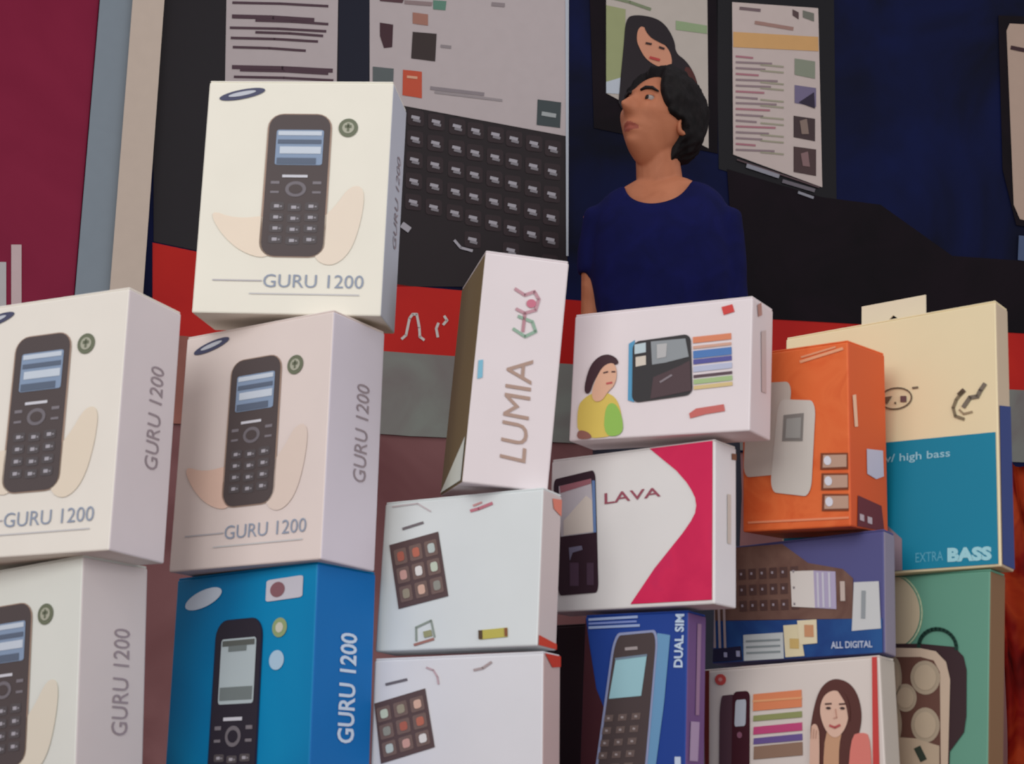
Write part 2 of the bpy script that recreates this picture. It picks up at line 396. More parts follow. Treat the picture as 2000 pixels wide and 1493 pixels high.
class Carton:
    def __init__(s, key, name, label, body, group=None, lidmat=None, sidemat=None, cat='box'):
        x, y, z, yaw, tx, ty, w_, h_, d_ = FIT[key]
        rot = Matrix.Rotation(yaw, 3, 'Z') @ Matrix.Rotation(tx, 3, 'X') @ Matrix.Rotation(ty, 3, 'Y')
        a, b, c = rot.col[0], rot.col[1], rot.col[2]
        O = Vector((x, y, z + CZ))
        base = O - a * (w_/2) + b * (d_/2) - c * h_
        mw = rot.to_4x4(); mw.translation = base
        s.w, s.h, s.d, s.mw, s.key = w_, h_, d_, mw, key
        s.root = thing(name, label, cat, mw, group)
        bm = bmesh.new(); add_box(bm, (-w_/2, -d_/2, .0004), (w_/2, d_/2, h_ - .0012), .0009, 2)
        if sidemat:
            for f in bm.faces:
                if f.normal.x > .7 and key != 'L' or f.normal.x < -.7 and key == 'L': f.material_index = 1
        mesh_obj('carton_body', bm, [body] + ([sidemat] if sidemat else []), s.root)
        bm = bmesh.new(); add_box(bm, (-w_/2+.0004, -d_/2+.0005, h_-.0012), (w_/2-.0004, d_/2-.0004, h_-.0002), .0003, 1)
        mesh_obj('lid_flap', bm, lidmat or body, s.root)
        P = lambda lx, ly, lz: project(mw @ Vector((lx, ly, lz)))
        sg = -1 if key == 'L' else 1
        model = [P(-w_/2,-d_/2,h_), P(w_/2,-d_/2,h_), P(w_/2,-d_/2,0), P(-w_/2,-d_/2,0), P(sg*w_/2,d_/2,h_), P(sg*w_/2,d_/2,0)]
        q = [e or g for e, g in zip(SEEN[key], model)]
        s.F = homog(q[:4])
        s.S = homog([q[1], q[4], q[5], q[2]]) if sg == 1 else homog([q[4], q[0], q[3], q[5]])
        s.sg = sg
        s.front = Art(lambda x, y, l: s.f3(*s.F(x, y), l))
        s.side = Art(lambda x, y, l: s.s3(*s.S(x, y), l))
        s.fuv = Art(s.f3); s.suv = Art(s.s3)
    def f3(s, u, v, l):
        u = min(max(u, .012), .988); v = min(max(v, .012), .988)
        return Vector(((u-.5)*s.w, -s.d/2 - .00025 - .00018*l, (1-v)*s.h))
    def s3(s, u, v, l):
        u = min(max(u, .03), .97); v = min(max(v, .012), .988)
        if s.sg == 1: return Vector((s.w/2 + .00025 + .00018*l, (u-.5)*s.d, (1-v)*s.h))
        return Vector((-s.w/2 - .00025 - .00018*l, (.5-u)*s.d, (1-v)*s.h))

ORANGE1 = mat(228,190,160); ORANGE2 = mat(226,202,170)
def keypad_phone(art, u0, v0, u1, v1, root, dark, edge, scr, long=False):
    q = [(u0,v0),(u1,v0),(u1,v1),(u0,v1)]
    asp = .42
    art.quad([(u0-.008,v0-.004),(u1+.008,v0-.004),(u1+.01,v1+.004),(u0-.012,v1+.004)], edge, 1, .24, asp)
    art.quad(q, dark, 2, .22, asp)
    ph_ = art.build('phone_picture', root, 'printed picture of a keypad phone')
    st = .11 if not long else .10; sb = .36 if not long else .45
    art.quad(sub(q, .13, st, .90, sb), scr[0], 3, .06)
    art.quad(sub(q, .16, st + .01, .87, st + .04), scr[1], 4)
    if not long:
        art.quad(sub(q, .16, st+.07, .87, st+.10), scr[2], 4); art.quad(sub(q, .16, st+.20, .80, sb-.005), scr[2], 4)
        art.quad(sub(q, .2, st+.12, .87, st+.17), scr[1], 4)
    else:
        art.quad(sub(q, .3, st + .04, .7, st + .07), scr[2], 4); art.quad(sub(q, .16, sb-.09, .87, sb-.02), scr[2], 4)
    art.build('screen_picture', ph_, 'pale blue screen')
    b = sb + .07
    art.quad(sub(q, .27, b, .68, b+.018), mat(214,214,222), 3)
    art.poly([quadmap(q, s_, t_) for s_, t_ in ell(.5, b+.10, .17, .055)], mat(120,114,120), 3)
    art.poly([quadmap(q, s_, t_) for s_, t_ in ell(.5, b+.10, .11, .033)], dark, 4)
    for s_ in (.16, .84):
        art.quad(sub(q, s_-.07, b+.045, s_+.07, b+.065), mat(130,124,130), 3); art.quad(sub(q, s_-.07, b+.115, s_+.07, b+.13), mat(130,124,130), 3)
    n0 = b + .19; dy = (.93 - n0) / 4
    for r_ in range(4):
        for c_ in range(3):
            cs = .22 + .28 * c_; ct = n0 + dy * (r_ + .4) + (.008 if c_ == 1 else 0)
            art.quad(sub(q, cs-.11, ct-dy*.36, cs+.11, ct+dy*.36), mat(88,82,84), 3, .2)
            art.quad(sub(q, cs-.05, ct-dy*.14, cs+.03, ct+dy*.14), mat(176,172,180), 4)
            art.quad(sub(q, cs+.045, ct-dy*.05, cs+.08, ct+dy*.1), mat(150,146,152), 4)
    art.build('keypad_picture', ph_, 'grey printed keys')

def guru(key, label, warm, swirl=True):
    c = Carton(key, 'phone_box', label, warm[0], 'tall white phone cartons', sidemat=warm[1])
    f, r = c.fuv, c.root
    if swirl:
        f.blob([(.05,.56),(.2,.60),(.40,.58),(.42,.70),(.38,.77),(.24,.74),(.12,.66)], warm[2], 1)
        f.build('swirl_print', r, 'pale orange printed swirl left of the phone')
        f.blob([(.62,.62),(.72,.55),(.80,.45),(.88,.46),(.87,.60),(.82,.74),(.72,.80),(.62,.76)], warm[3], 1)
        f.build('swirl_print', r, 'pale orange printed swirl right of the phone')
    keypad_phone(f, .345, .15, .675, .755, r, mat(84,74,74), mat(172,146,130), (mat(140,160,188), mat(206,216,228), mat(96,108,128)))
    f.poly(ell(.185, .062, .125, .021, -9), mat(74,76,104), 1)
    f.poly(ell(.185, .060, .075, .009, -9), mat(196,200,210), 2)
    f.build('maker_logo', r, 'dark blue oval logo')
    f.poly([(.77 + .052*math.cos(t_), .205 + .04*math.sin(t_)) for t_ in (i*math.pi/12 for i in range(24))], mat(112,118,96), 1)
    f.poly([(.77 + .032*math.cos(t_), .205 + .024*math.sin(t_)) for t_ in (i*math.pi/12 for i in range(24))], mat(178,178,160), 2)
    f.line([(.755,.2),(.785,.2)], .012, mat(112,118,96), 3); f.line([(.77,.19),(.77,.218)], .012, mat(112,118,96), 3)
    f.build('round_badge', r, 'round olive badge')
    f.text('GURU 1200', [(.37,.83),(.90,.83),(.90,.885),(.37,.885)], mat(150,160,178), 1, bold=0)
    f.line([(.1,.858),(.36,.858)], .006, mat(190,186,190), 1); f.line([(.3,.912),(.88,.912)], .006, mat(206,204,204), 1)
    f.build('model_name', r, 'model name in grey blue capitals')
    c.suv.text('GURU 1200', [(.5,.66),(.5,.26),(.74,.26),(.74,.66)], mat(160,146,152), 1)
    c.suv.build('side_lettering', r, 'model name printed up the side')
    return c
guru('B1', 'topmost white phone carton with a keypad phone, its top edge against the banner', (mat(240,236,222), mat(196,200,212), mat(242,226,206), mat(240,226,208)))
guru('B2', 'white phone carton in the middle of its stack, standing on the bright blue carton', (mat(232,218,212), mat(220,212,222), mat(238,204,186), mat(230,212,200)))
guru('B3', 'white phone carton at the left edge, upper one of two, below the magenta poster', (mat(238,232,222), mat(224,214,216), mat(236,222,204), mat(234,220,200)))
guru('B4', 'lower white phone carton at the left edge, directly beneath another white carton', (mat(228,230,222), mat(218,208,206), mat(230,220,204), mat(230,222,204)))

# bright blue carton
BLUE = mottled('blue_print', [(0,116,172),(0,134,188),(6,148,200)], 9, rough=.4, dist=.6, detail=2)
c = Carton('BB', 'phone_box', 'bright blue phone carton with a black keypad phone, at the foot of its stack', BLUE, sidemat=mat(0,110,184)); r = c.root
keypad_phone(c.fuv, .325, .20, .645, .93, r, mat(44,38,50), mat(26,36,70), (mat(186,200,204), mat(96,100,96), mat(120,130,130)), True)
F = c.fuv
F.poly(ell(.21, .10, .135, .036, -10), mat(206,218,232), 1); F.build('maker_logo', r, 'white oval logo')
F.quad([(.66,.055),(.91,.05),(.91,.135),(.66,.14)], mat(206,204,214), 1, .1); F.poly(ell(.74,.096,.05,.03), mat(140,96,104), 2); F.build('sticker', r, 'white sticker with a small picture')
F.poly([(.765 + .05*math.cos(t_), .245 + .038*math.sin(t_)) for t_ in (i*math.pi/12 for i in range(24))], mat(150,168,120), 1)
F.poly([(.765 + .026*math.cos(t_), .245 + .02*math.sin(t_)) for t_ in (i*math.pi/12 for i in range(24))], mat(206,206,190), 2); F.build('round_badge', r, 'small green badge')
F.poly([(.755 + .05*math.cos(t_), .37 + .038*math.sin(t_)) for t_ in (i*math.pi/12 for i in range(24))], mat(176,206,228), 1); F.build('round_badge', r, 'small pale badge')
c.suv.text('GURU 1200', [(.42,.68),(.42,.26),(.70,.26),(.70,.68)], mat(206,222,240), 1, bold=.02); c.suv.build('side_lettering', r, 'white model name printed up the side')

# tall narrow white carton
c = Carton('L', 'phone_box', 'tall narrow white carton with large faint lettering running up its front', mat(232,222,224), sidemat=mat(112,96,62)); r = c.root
TX = mat(178,150,136)
c.front.text('LUMIA', [(978,893),(996,690),(1046,694),(1030,897)], TX, 1); c.front.build('model_name', r, 'pale brown lettering running up the front')
c.front.line([(1012,560),(1030,572),(1048,566),(1056,580),(1050,600),(1030,606),(1014,598)], 6, mat(196,150,160), 1)
c.front.line([(1018,612),(1044,622),(1050,640),(1030,650),(1008,636)], 6, mat(150,180,160), 1); c.front.line([(1030,606),(1026,640)], 6, mat(190,140,150), 1)
c.front.poly(ell(1042,588,9,8), mat(206,120,140), 2)
c.front.build('emblem_print', r, 'pink and green swirl emblem')
c.front.poly([(936,700),(946,698),(944,734),(933,738)], mat(130,190,214), 1); c.front.build('edge_mark', r, 'small sky blue mark')
c.suv.poly([(.02,.985),(.98,.80),(.98,.985)], mat(220,226,214), 1); c.suv.build('side_panel', r, 'white corner of the olive side')

# two white cartons with square tile screens
def tiles(art, q, root):
    art.quad(q, mat(92,72,72), 1); o_ = art.build('phone_picture', root, 'dark square screen of icons')
    cols = [(206,160,150),(190,110,90),(150,150,140),(160,150,130),(230,226,222),(190,200,196),(176,100,84),(220,180,160),(200,210,190)]
    for i in range(9):
        a, b = i % 3, i // 3
        p = sub(q, .07+.31*a, .10+.29*b, .32+.31*a, .34+.29*b)
        art.quad(p, mat(120,98,92), 2, .12); art.quad(sub(p, .25, .2, .8, .8), mat(*cols[(i*4+int(q[0][0])) % 9]), 3, .3)
    art.build('icon_tiles', o_, 'three rows of coloured icons')
c = Carton('W1', 'phone_box', 'white landscape carton with a dark square screen picture and a yellow strip', mat(224,230,230), 'white landscape cartons', sidemat=mat(206,196,194)); r = c.root
tiles(c.front, [(762,1066),(860,1040),(877,1166),(778,1192)], r)
A = c.front
A.line([(790,1034),(830,1022)], 5, mat(120,112,116), 1); A.line([(770,990),(820,984),(846,1000)], 3, mat(200,190,192), 1); A.build('caption', r, 'short dark caption')
A.line([(925,1000),(940,996),(966,986)], 6, mat(196,120,134), 1); A.line([(930,990),(946,984)], 4, mat(206,150,150), 1); A.build('maker_logo', r, 'small rose logo')
A.poly([(936,1232),(990,1226),(990,1244),(936,1250)], mat(196,186,90), 1); A.rect(934,1232,942,1249, mat(90,70,50), 2); A.rect(984,1227,990,1243, mat(140,90,60), 2); A.build('yellow_label', r, 'yellow strip label')
A.line([(812,1254),(812,1228),(842,1214),(848,1246)], 4, mat(150,160,150), 1); A.line([(808,1262),(846,1250)], 5, mat(170,120,110), 1); A.poly([(826,1236),(842,1232),(844,1244),(828,1248)], mat(160,160,120), 2); A.build('small_icon', r, 'small green outline icon')
c.side.poly([(1046,1232),(1092,1238),(1090,1262),(1045,1262)], mat(206,70,48), 1); c.side.build('side_print', r, 'red patch low on the narrow side'); c.side.poly([(1080,975),(1097,980),(1096,1004),(1082,990)], mat(220,130,110), 1); c.side.build('side_print', r, 'pale red corner on the narrow side')
c = Carton('W2', 'phone_box', 'lower white landscape carton with a dark square screen picture, cut by the bottom edge', mat(226,226,230), 'white landscape cartons', sidemat=mat(200,176,172)); r = c.root
tiles(c.front, [(728,1376),(832,1345),(850,1460),(745,1493)], r)
A = c.front
A.line([(756,1338),(796,1328)], 5, mat(110,104,110), 1); A.line([(835,1304),(848,1309),(856,1322),(858,1336)], 4, mat(196,170,176), 1); A.build('caption', r, 'short dark caption')
A.line([(928,1308),(945,1304),(962,1292)], 5, mat(176,160,160), 1); A.build('maker_logo', r, 'small grey logo')
c.side.poly([(1066,1272),(1092,1280),(1092,1300),(1078,1298)], mat(200,60,40), 1); c.side.build('side_print', r, 'red corner on the narrow side')

# dual SIM carton with a woman, a phone and colour bars
c = Carton('M1', 'phone_box', 'white landscape carton with a woman in yellow and a black phone beside colour bars', mat(236,226,228), sidemat=mat(218,206,208)); r = c.root
A = c.front
A.blob([(1128,800),(1144,780),(1164,770),(1196,774),(1212,800),(1218,858),(1130,866)], mat(222,196,96), 1)
A.blob([(1182,800),(1200,790),(1216,820),(1217,858),(1180,861)], mat(150,196,90), 2)
A.blob([(1128,866),(1130,846),(1150,850),(1160,864)], mat(150,100,90), 2)
A.blob([(1140,770),(1150,722),(1166,700),(1186,692),(1204,700),(1210,714),(1190,716),(1172,730),(1160,748),(1152,776)], mat(66,40,48), 2)
A.blob([(1166,740),(1180,716),(1200,710),(1206,730),(1202,756),(1188,770),(1176,790),(1160,790),(1156,770)], mat(226,178,150), 3)
A.line([(1180,732),(1188,730)], 3, mat(80,50,50), 4); A.line([(1196,730),(1202,730)], 3, mat(80,50,50), 4); A.line([(1186,754),(1196,752)], 4, mat(196,90,90), 4)
A.build('printed_portrait', r, 'woman with short dark hair in a yellow and green top')
q = [(1236,668),(1350,652),(1352,778),(1234,794)]
A.poly([(1228,672),(1240,664),(1238,792),(1226,788)], mat(90,160,200), 1)
A.quad(q, mat(56,54,56), 2, .12); A.build('phone_picture', r, 'black compact phone')
A.poly([(1240,674),(1262,670),(1262,690),(1240,694)], mat(196,214,220), 3); A.poly([(1242,700),(1262,697),(1262,716),(1242,720)], mat(220,210,196), 3)
A.poly([(1272,668),(1340,662),(1346,700),(1300,712),(1274,716)], mat(150,156,160), 3); A.poly([(1284,674),(1304,672),(1302,700),(1284,704)], mat(190,190,190), 4)
A.poly([(1276,742),(1326,720),(1348,708),(1350,770),(1270,786)], mat(84,66,70), 3); A.line([(1290,752),(1312,738)], 4, mat(140,130,136), 4)
A.build('screen_picture', r, 'grey screens of the phone')
for (y0, y1, col) in ((657,672,(226,140,104)),(676,684,(216,170,150)),(686,704,(84,128,190)),(704,716,(90,90,160)),(718,732,(190,196,220)),(736,744,(96,76,84)),(745,757,(170,196,140)),(758,768,(220,196,140))):
    A.poly([(1354,y0+2),(1430,y0-6),(1430,y1-8),(1354,y1)], mat(*col), 1)
A.build('colour_bars', r, 'orange, blue and green stripes')
A.poly([(1412,596),(1434,590),(1438,606),(1416,613)], mat(214,70,66), 1); A.build('maker_logo', r, 'small red square logo')
A.poly([(1344,816),(1358,806),(1412,798),(1414,812),(1376,818),(1346,826)], mat(206,110,104), 1); A.build('caption', r, 'red caption strip')
c.side.line([(1487,596),(1488,616)], 8, mat(176,130,120), 1); c.side.line([(1494,650),(1492,760)], 9, mat(196,178,176), 1); c.side.build('side_lettering', r, 'faint lettering up the side')

# carton with a pink chevron
c = Carton('LV', 'phone_box', 'white carton with a crimson pink chevron and a slim black phone', mat(234,232,230), sidemat=mat(228,226,228)); r = c.root
A = c.fuv; PINK = mottled('pink_print', [(206,32,84),(222,44,92),(188,42,96)], 14, rough=.45)
A.poly([(.62,.012),(.988,.012),(.988,.97),(.52,.97),(.66,.76),(.82,.56),(.868,.49),(.89,.445),(.897,.40),(.89,.35),(.868,.30),(.84,.25),(.78,.17)], PINK, 1); A.build('chevron_print', r, 'crimson pink chevron')
A = c.front
A.quad([(1082,936),(1168,918),(1173,1162),(1092,1170)], mat(54,32,44), 1, .08); A.build('phone_picture', r, 'slim black phone')
A.poly([(1094,950),(1160,936),(1166,1044),(1098,1052)], mat(206,200,206), 2); A.poly([(1096,950),(1160,936),(1160,946),(1098,964)], mat(170,110,120), 3)
A.poly([(1104,1020),(1150,970),(1162,980),(1164,1042),(1104,1050)], mat(226,216,206), 3); A.poly([(1162,940),(1168,940),(1170,1044),(1164,1044)], mat(110,140,190), 3); A.build('screen_picture', r, 'pale phone screen')
A.poly([(1114,1074),(1140,1070),(1142,1078),(1122,1084),(1116,1100)], mat(120,116,140), 2); A.rect(1116,1104,1134,1150, mat(84,60,80), 2); A.rect(1150,1104,1164,1148, mat(80,58,76), 2); A.build('keypad_picture', r, 'dark keypad')
A.text('LAVA', [(1186,966),(1296,956),(1296,974),(1186,988)], mat(160,84,100), 1, bold=.01); A.build('maker_logo', r, 'thin reddish grey brand name')
c.side.line([(1424,960),(1423,1050)], 7, mat(206,196,186), 1); c.side.rect(1430,884,1440,895, mat(130,90,70), 1); c.side.build('side_lettering', r, 'faint lettering up the side')

# small blue carton with slanted phone
c = Carton('BP', 'phone_box', 'small royal blue carton with a slanted grey phone and pale lettering', mat(28,66,150), sidemat=mat(110,80,130)); r = c.root
A = c.front
A.poly([(1143,1204),(1152,1260),(1166,1350),(1186,1400),(1192,1610),(1100,1610)], mat(66,26,34), 1); A.build('dark_corner', r, 'dark maroon corner')  # dark maroon area down the left of the front
A.poly([(1288,1240),(1314,1244),(1300,1380),(1268,1600),(1240,1600),(1270,1400)], mat(110,160,200), 1); A.build('light_streak', r, 'pale blue streak')
q = [(1206,1246),(1288,1238),(1256,1560),(1160,1570)]
A.quad([(1202,1241),(1292,1233),(1260,1566),(1154,1574)], mat(150,160,196), 2, .12); A.quad(q, mat(78,66,66), 3, .12); A.build('phone_picture', r, 'slanted grey brown phone')
A.poly([(1206,1292),(1268,1284),(1256,1364),(1192,1370)], mat(160,206,216), 4); A.line([(1226,1272),(1248,1270)], 6, mat(170,160,160), 4); A.line([(1206,1292),(1268,1284)], 4, mat(120,140,160), 5); A.build('screen_picture', r, 'pale cyan screen')
for i in range(5):
    for j in range(3):
        x, y = 1184 - i*4 + j*27, 1402 + i*24 - j*2
        A.poly([(x,y),(x+17,y-1),(x+15,y+12),(x-2,y+13)], mat(110,94,90), 4); A.rect(x+5,y+4,x+10,y+8, mat(170,160,160), 5)
A.build('keypad_picture', r, 'brown keypad')
A.line([(1152,1214),(1248,1208)], 5, mat(160,180,220), 1); A.line([(1152,1222),(1246,1217)], 4, mat(130,150,210), 1); A.line([(1152,1230),(1252,1225)], 5, mat(160,180,220), 1); A.build('header_lettering', r, 'two pale lines of small lettering')
A.text('DUAL SIM', [(1320,1308),(1325,1202),(1343,1202),(1338,1308)], mat(200,220,240), 1, bold=.03)
A.build('edge_lettering', r, 'white capitals running up the right edge')
A.rect(1320,1482,1332,1510, mat(200,215,235), 1); A.build('edge_mark', r, 'small white mark near the foot')
c.side.line([(1358,1388),(1355,1460)], 15, mat(170,150,180), 1); c.side.build('side_print', r, 'pale lilac patch'); c.side.line([(1366,1215),(1362,1370)], 6, mat(150,120,150), 1); c.side.build('side_print', r, 'pale lilac strip')

# dark maroon block added behind, standing in for the shade in the gap
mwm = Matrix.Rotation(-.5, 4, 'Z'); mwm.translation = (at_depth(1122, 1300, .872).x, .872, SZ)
t = thing('gap_shade_box', 'dark maroon block added as the shade between the white cartons and the blue one', 'box', mwm)
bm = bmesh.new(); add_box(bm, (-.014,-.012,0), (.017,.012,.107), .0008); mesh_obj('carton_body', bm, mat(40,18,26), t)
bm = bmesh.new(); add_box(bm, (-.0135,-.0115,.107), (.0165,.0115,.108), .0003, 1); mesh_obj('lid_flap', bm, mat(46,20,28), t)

# orange carton
ORB = mottled('orange_print', [(222,94,46),(238,118,64),(232,106,54)], 40, rough=.45)
c = Carton('OR', 'phone_box', 'orange carton with white phones and three small inset pictures', ORB, sidemat=mat(216,92,46)); r = c.root
A = c.front
WP = mat(214,208,200)
A.quad([(1462,752),(1552,748),(1530,940),(1452,948)], mat(206,196,186), 1, .15); A.build('phone_picture', r, 'white phone standing behind')
A.quad([(1524,786),(1598,790),(1582,984),(1504,976)], WP, 2, .16); ph_ = A.build('phone_picture', r, 'white phone in front')
A.quad([(1534,820),(1574,816),(1570,874),(1530,874)], mat(140,136,132), 3); A.quad([(1540,828),(1569,825),(1566,868),(1537,868)], mat(166,166,162), 4); A.build('screen_picture', ph_, 'grey phone screen')
for y in (898, 938, 978):
    A.poly([(1603,y),(1656,y-1),(1655,y+31),(1601,y+33)], mat(130,66,40), 1); A.poly([(1608,y+4),(1652,y+3),(1651,y+27),(1606,y+29)], mat(196,160,140), 2); A.poly(ell(1616,y+15,7,9), mat(226,226,236), 3)
A.build('inset_pictures', r, 'three small pictures in dark frames')
A.line([(1570,706),(1654,680)], 6, mat(240,170,130), 1); A.line([(1572,696),(1640,676)], 4, mat(236,160,120), 1); A.build('header_lettering', r, 'pale lines of lettering')
A.line([(1462,1036),(1652,1022)], 4, mat(240,150,110), 1); A.build('caption', r, 'pale line along the foot')
c.side.line([(1672,752),(1674,806)], 7, mat(236,190,160), 1)
c.side.poly([(1672,952),(1722,962),(1728,1022),(1668,1030)], mat(110,50,54), 1); c.side.rect(1674,996,1684,1012, mat(196,176,180), 2); c.side.rect(1692,996,1702,1012, mat(196,176,180), 2)
c.side.poly([(1694,850),(1724,852),(1726,900),(1712,908),(1694,900)], mat(196,190,206), 1); c.side.build('side_print', r, 'dark lettered patch and pale tag')

# blue and brown carton
c = Carton('SB', 'phone_box', 'blue and brown carton with cream stamps, directly beneath the orange carton', mat(84,84,136), sidemat=mat(140,130,146)); r = c.root
A = c.front
A.poly([(1402,1070),(1540,1062),(1590,1100),(1655,1112),(1674,1130),(1672,1208),(1395,1216)], mottled('brown_print', [(104,74,66),(126,96,84)], 60), 1)
for i in range(6):
    for j in range(3):
        x, y = 1450 + i*21, 1112 + j*32 - i
        A.poly([(x,y),(x+15,y-1),(x+15,y+20),(x,y+21)], mat(88,62,58), 2); A.rect(x+4,y+7,x+8,y+12, mat(170,160,170), 3)
A.build('keypad_picture', r, 'brown keypad picture')
A.poly([(1555,1116),(1600,1115),(1601,1188),(1556,1186)], mat(222,216,210), 3); A.poly([(1600,1115),(1642,1117),(1642,1190),(1601,1188)], mat(180,170,200), 3)
for x in (1608,1618,1630): A.line([(x,1120),(x,1186)], 4, mat(206,204,216), 4)
A.rect(1650,1136,1659,1174, mat(196,180,170), 3); A.build('price_label', r, 'white and lilac label')
A.poly([(1676,1138),(1722,1136),(1724,1226),(1670,1232)], mat(206,208,208), 3); A.line([(1694,1156),(1692,1206)], 8, mat(150,156,160), 4); A.build('barcode_label', r, 'upright white barcode label')
A.poly([(1398,1218),(1732,1206),(1731,1274),(1387,1307)], mottled('blue_band', [(30,60,124),(44,90,150)], 30), 2); A.build('blue_band', r, 'deep blue band along the foot')
A.poly([(1456,1245),(1537,1238),(1537,1292),(1455,1299)], mat(200,206,206), 4)
for y in (1256, 1268, 1280): A.line([(1462,y+2),(1530,y-3)], 4, mat(140,150,152), 5)
A.build('address_label', r, 'white label with grey lines')
A.poly([(1538,1224),(1570,1221),(1578,1284),(1540,1288)], mat(226,214,176), 4); A.rect(1550,1250,1568,1270, mat(206,176,110), 5)
A.poly([(1566,1214),(1604,1211),(1604,1258),(1570,1262)], mat(230,218,184), 5); A.rect(1580,1222,1598,1246, mat(206,150,110), 6); A.build('stamps', r, 'two cream stamps')
A.text('ALL DIGITAL', [(1630,1254),(1708,1250),(1708,1263),(1630,1268)], mat(190,200,220), 4, bold=.02); A.build('band_lettering', r, 'small white capitals')
for x in (1396, 1407, 1418): A.line([(x,1192),(x-1,1272)], 5, mat(176,160,160), 4)
A.poly([(1390,1276),(1450,1268),(1452,1297),(1389,1303)], mat(36,32,62), 4); A.rect(1414,1282,1421,1292, mat(170,170,200), 5); A.rect(1440,1278,1448,1290, mat(170,170,200), 5)
A.build('left_panel', r, 'dark corner with pale upright lines')

# carton with woman and colour bars
c = Carton('MX', 'phone_box', 'white carton with a long haired woman in coral and two slim dark phones', mat(226,216,208), sidemat=mat(190,180,170)); r = c.root
A = c.front
A.poly([(1372,1312),(1388,1311),(1386,1640),(1372,1640)], mat(120,44,38), 1); A.build('edge_stripe', r, 'dark red stripe down the left edge'); A.poly([(1712,1279),(1727,1278),(1722,1640),(1707,1640)], mat(206,70,66), 1); A.build('edge_stripe', r, 'bright red stripe down the right edge')
A.poly(ell(1410,1332,11,11), mat(206,80,76), 1); A.poly(ell(1410,1332,4,4), mat(226,150,146), 2); A.build('maker_logo', r, 'small red round logo')
A.quad([(1408,1364),(1440,1360),(1438,1600),(1404,1600)], mat(84,56,66), 1, .2); A.quad([(1434,1356),(1468,1353),(1464,1600),(1428,1600)], mat(66,22,34), 2, .25, .2); A.build('phone_picture', r, 'two slim dark phones')
A.quad([(1440,1372),(1461,1370),(1459,1422),(1437,1424)], mat(190,196,206), 3, .15); A.poly(ell(1447,1440,5,6), mat(140,90,110), 3); A.build('screen_picture', r, 'pale phone screen')
for (y0, y1, col) in ((1356,1390,(230,140,96)),(1398,1410,(150,156,100)),(1420,1436,(200,76,126)),(1442,1455,(110,90,150)),(1458,1484,(150,120,100))):
    A.poly([(1474,y0+4),(1570,y0-6),(1570,y1-6),(1473,y1+3)], mat(*col), 1)
A.line([(1474,1374),(1570,1366)], 4, mat(236,170,120), 2); A.build('colour_bars', r, 'orange, green, pink and brown stripes')
hair = mat(92,52,46)
A.blob([(1590,1493),(1584,1440),(1590,1400),(1602,1356),(1619,1334),(1641,1326),(1668,1336),(1684,1362),(1690,1400),(1683,1437),(1668,1470),(1664,1600),(1596,1600)], hair, 1)
A.blob([(1664,1440),(1690,1432),(1707,1440),(1706,1600),(1656,1600)], mat(226,130,118), 2)
A.blob([(1612,1420),(1652,1420),(1640,1470),(1644,1600),(1610,1600)], mat(206,160,126), 2)
A.blob([(1606,1388),(1612,1366),(1624,1354),(1640,1350),(1656,1360),(1664,1384),(1662,1412),(1650,1436),(1634,1446),(1618,1432),(1609,1410)], mat(230,192,170), 3)
A.blob([(1640,1348),(1660,1358),(1668,1390),(1664,1420),(1660,1380),(1650,1362)], hair, 4)
for x in (1624, 1652): A.line([(x-6,1378),(x+6,1377)], 3, mat(90,60,54), 5); A.poly(ell(x,1386,5,2.6), mat(70,50,50), 5)
A.line([(1638,1388),(1640,1404),(1634,1406)], 2.5, mat(206,156,136), 5); A.line([(1626,1420),(1636,1424),(1646,1419)], 4.5, mat(190,90,90), 5)
A.blob([(1586,1428),(1594,1416),(1602,1420),(1606,1440),(1600,1600),(1582,1600)], mat(224,184,162), 5)
for k in range(3): A.line([(1590+k*5,1424+k*3),(1588+k*5,1446)], 1.6, mat(190,146,126), 6)
A.build('printed_portrait', r, 'smiling woman with long brown hair and a coral top')

# cream and teal earphone carton
c = Carton('CB', 'earphone_box', 'cream carton with a teal lower half and a hang tab, the tallest at the right', mat(236,220,180), sidemat=mat(196,176,150)); r = c.root
A = c.front
A.quad([(1715,873),(1955,848),(1957,1106),(1530,1152)], mat(0,130,162), 1)
A.poly([(1530,891),(1716,872),(1716,1132),(1530,1152)], mat(0,130,162), 1); A.build('teal_panel', r, 'teal lower half')
c.side.poly([(1954,848),(1977,850),(1974,1116),(1955,1104)], mat(38,58,120), 1); c.side.build('side_print', r, 'dark blue lower side')
GI = mat(120,104,84)
A.ring(ell(1757,783,31,21,-8), 3, GI, 2); A.poly([(1734,792),(1736,780),(1750,778),(1746,784),(1740,794)], GI, 2); A.rect(1766,778,1778,790, mat(110,80,80), 2); A.rect(1754,790,1758,794, GI, 2); A.line([(1790,762),(1800,761)], 4, GI, 2)
A.build('emblem_print', r, 'oval emblem in thin brown line')
A.line([(1886,770),(1874,786),(1868,802),(1872,818),(1888,824)], 6, mat(130,116,90), 2); A.line([(1888,800),(1900,782),(1914,780),(1920,768),(1928,756)], 8, mat(120,110,96), 2); A.line([(1880,806),(1888,814),(1904,810)], 4, mat(160,140,110), 2); A.line([(1880,776),(1888,768)], 9, mat(100,80,66), 2)
A.build('earphone_picture', r, 'line drawing of an ear hook earphone')
A.text('w/ high bass', [(1728,896),(1862,882),(1862,902),(1728,916)], mat(150,200,216), 2, bold=.01)
A.build('panel_lettering', r, 'small white lettering on teal')
A.text('EXTRA', [(1796,1084),(1848,1078),(1848,1096),(1796,1102)], mat(90,170,196), 2); A.build('panel_lettering', r, 'thin pale capitals on teal'); A.text('BASS', [(1856,1072),(1938,1066),(1938,1092),(1856,1099)], mat(160,214,224), 2, bold=.06)
A.build('panel_lettering', r, 'bold white capitals on teal')
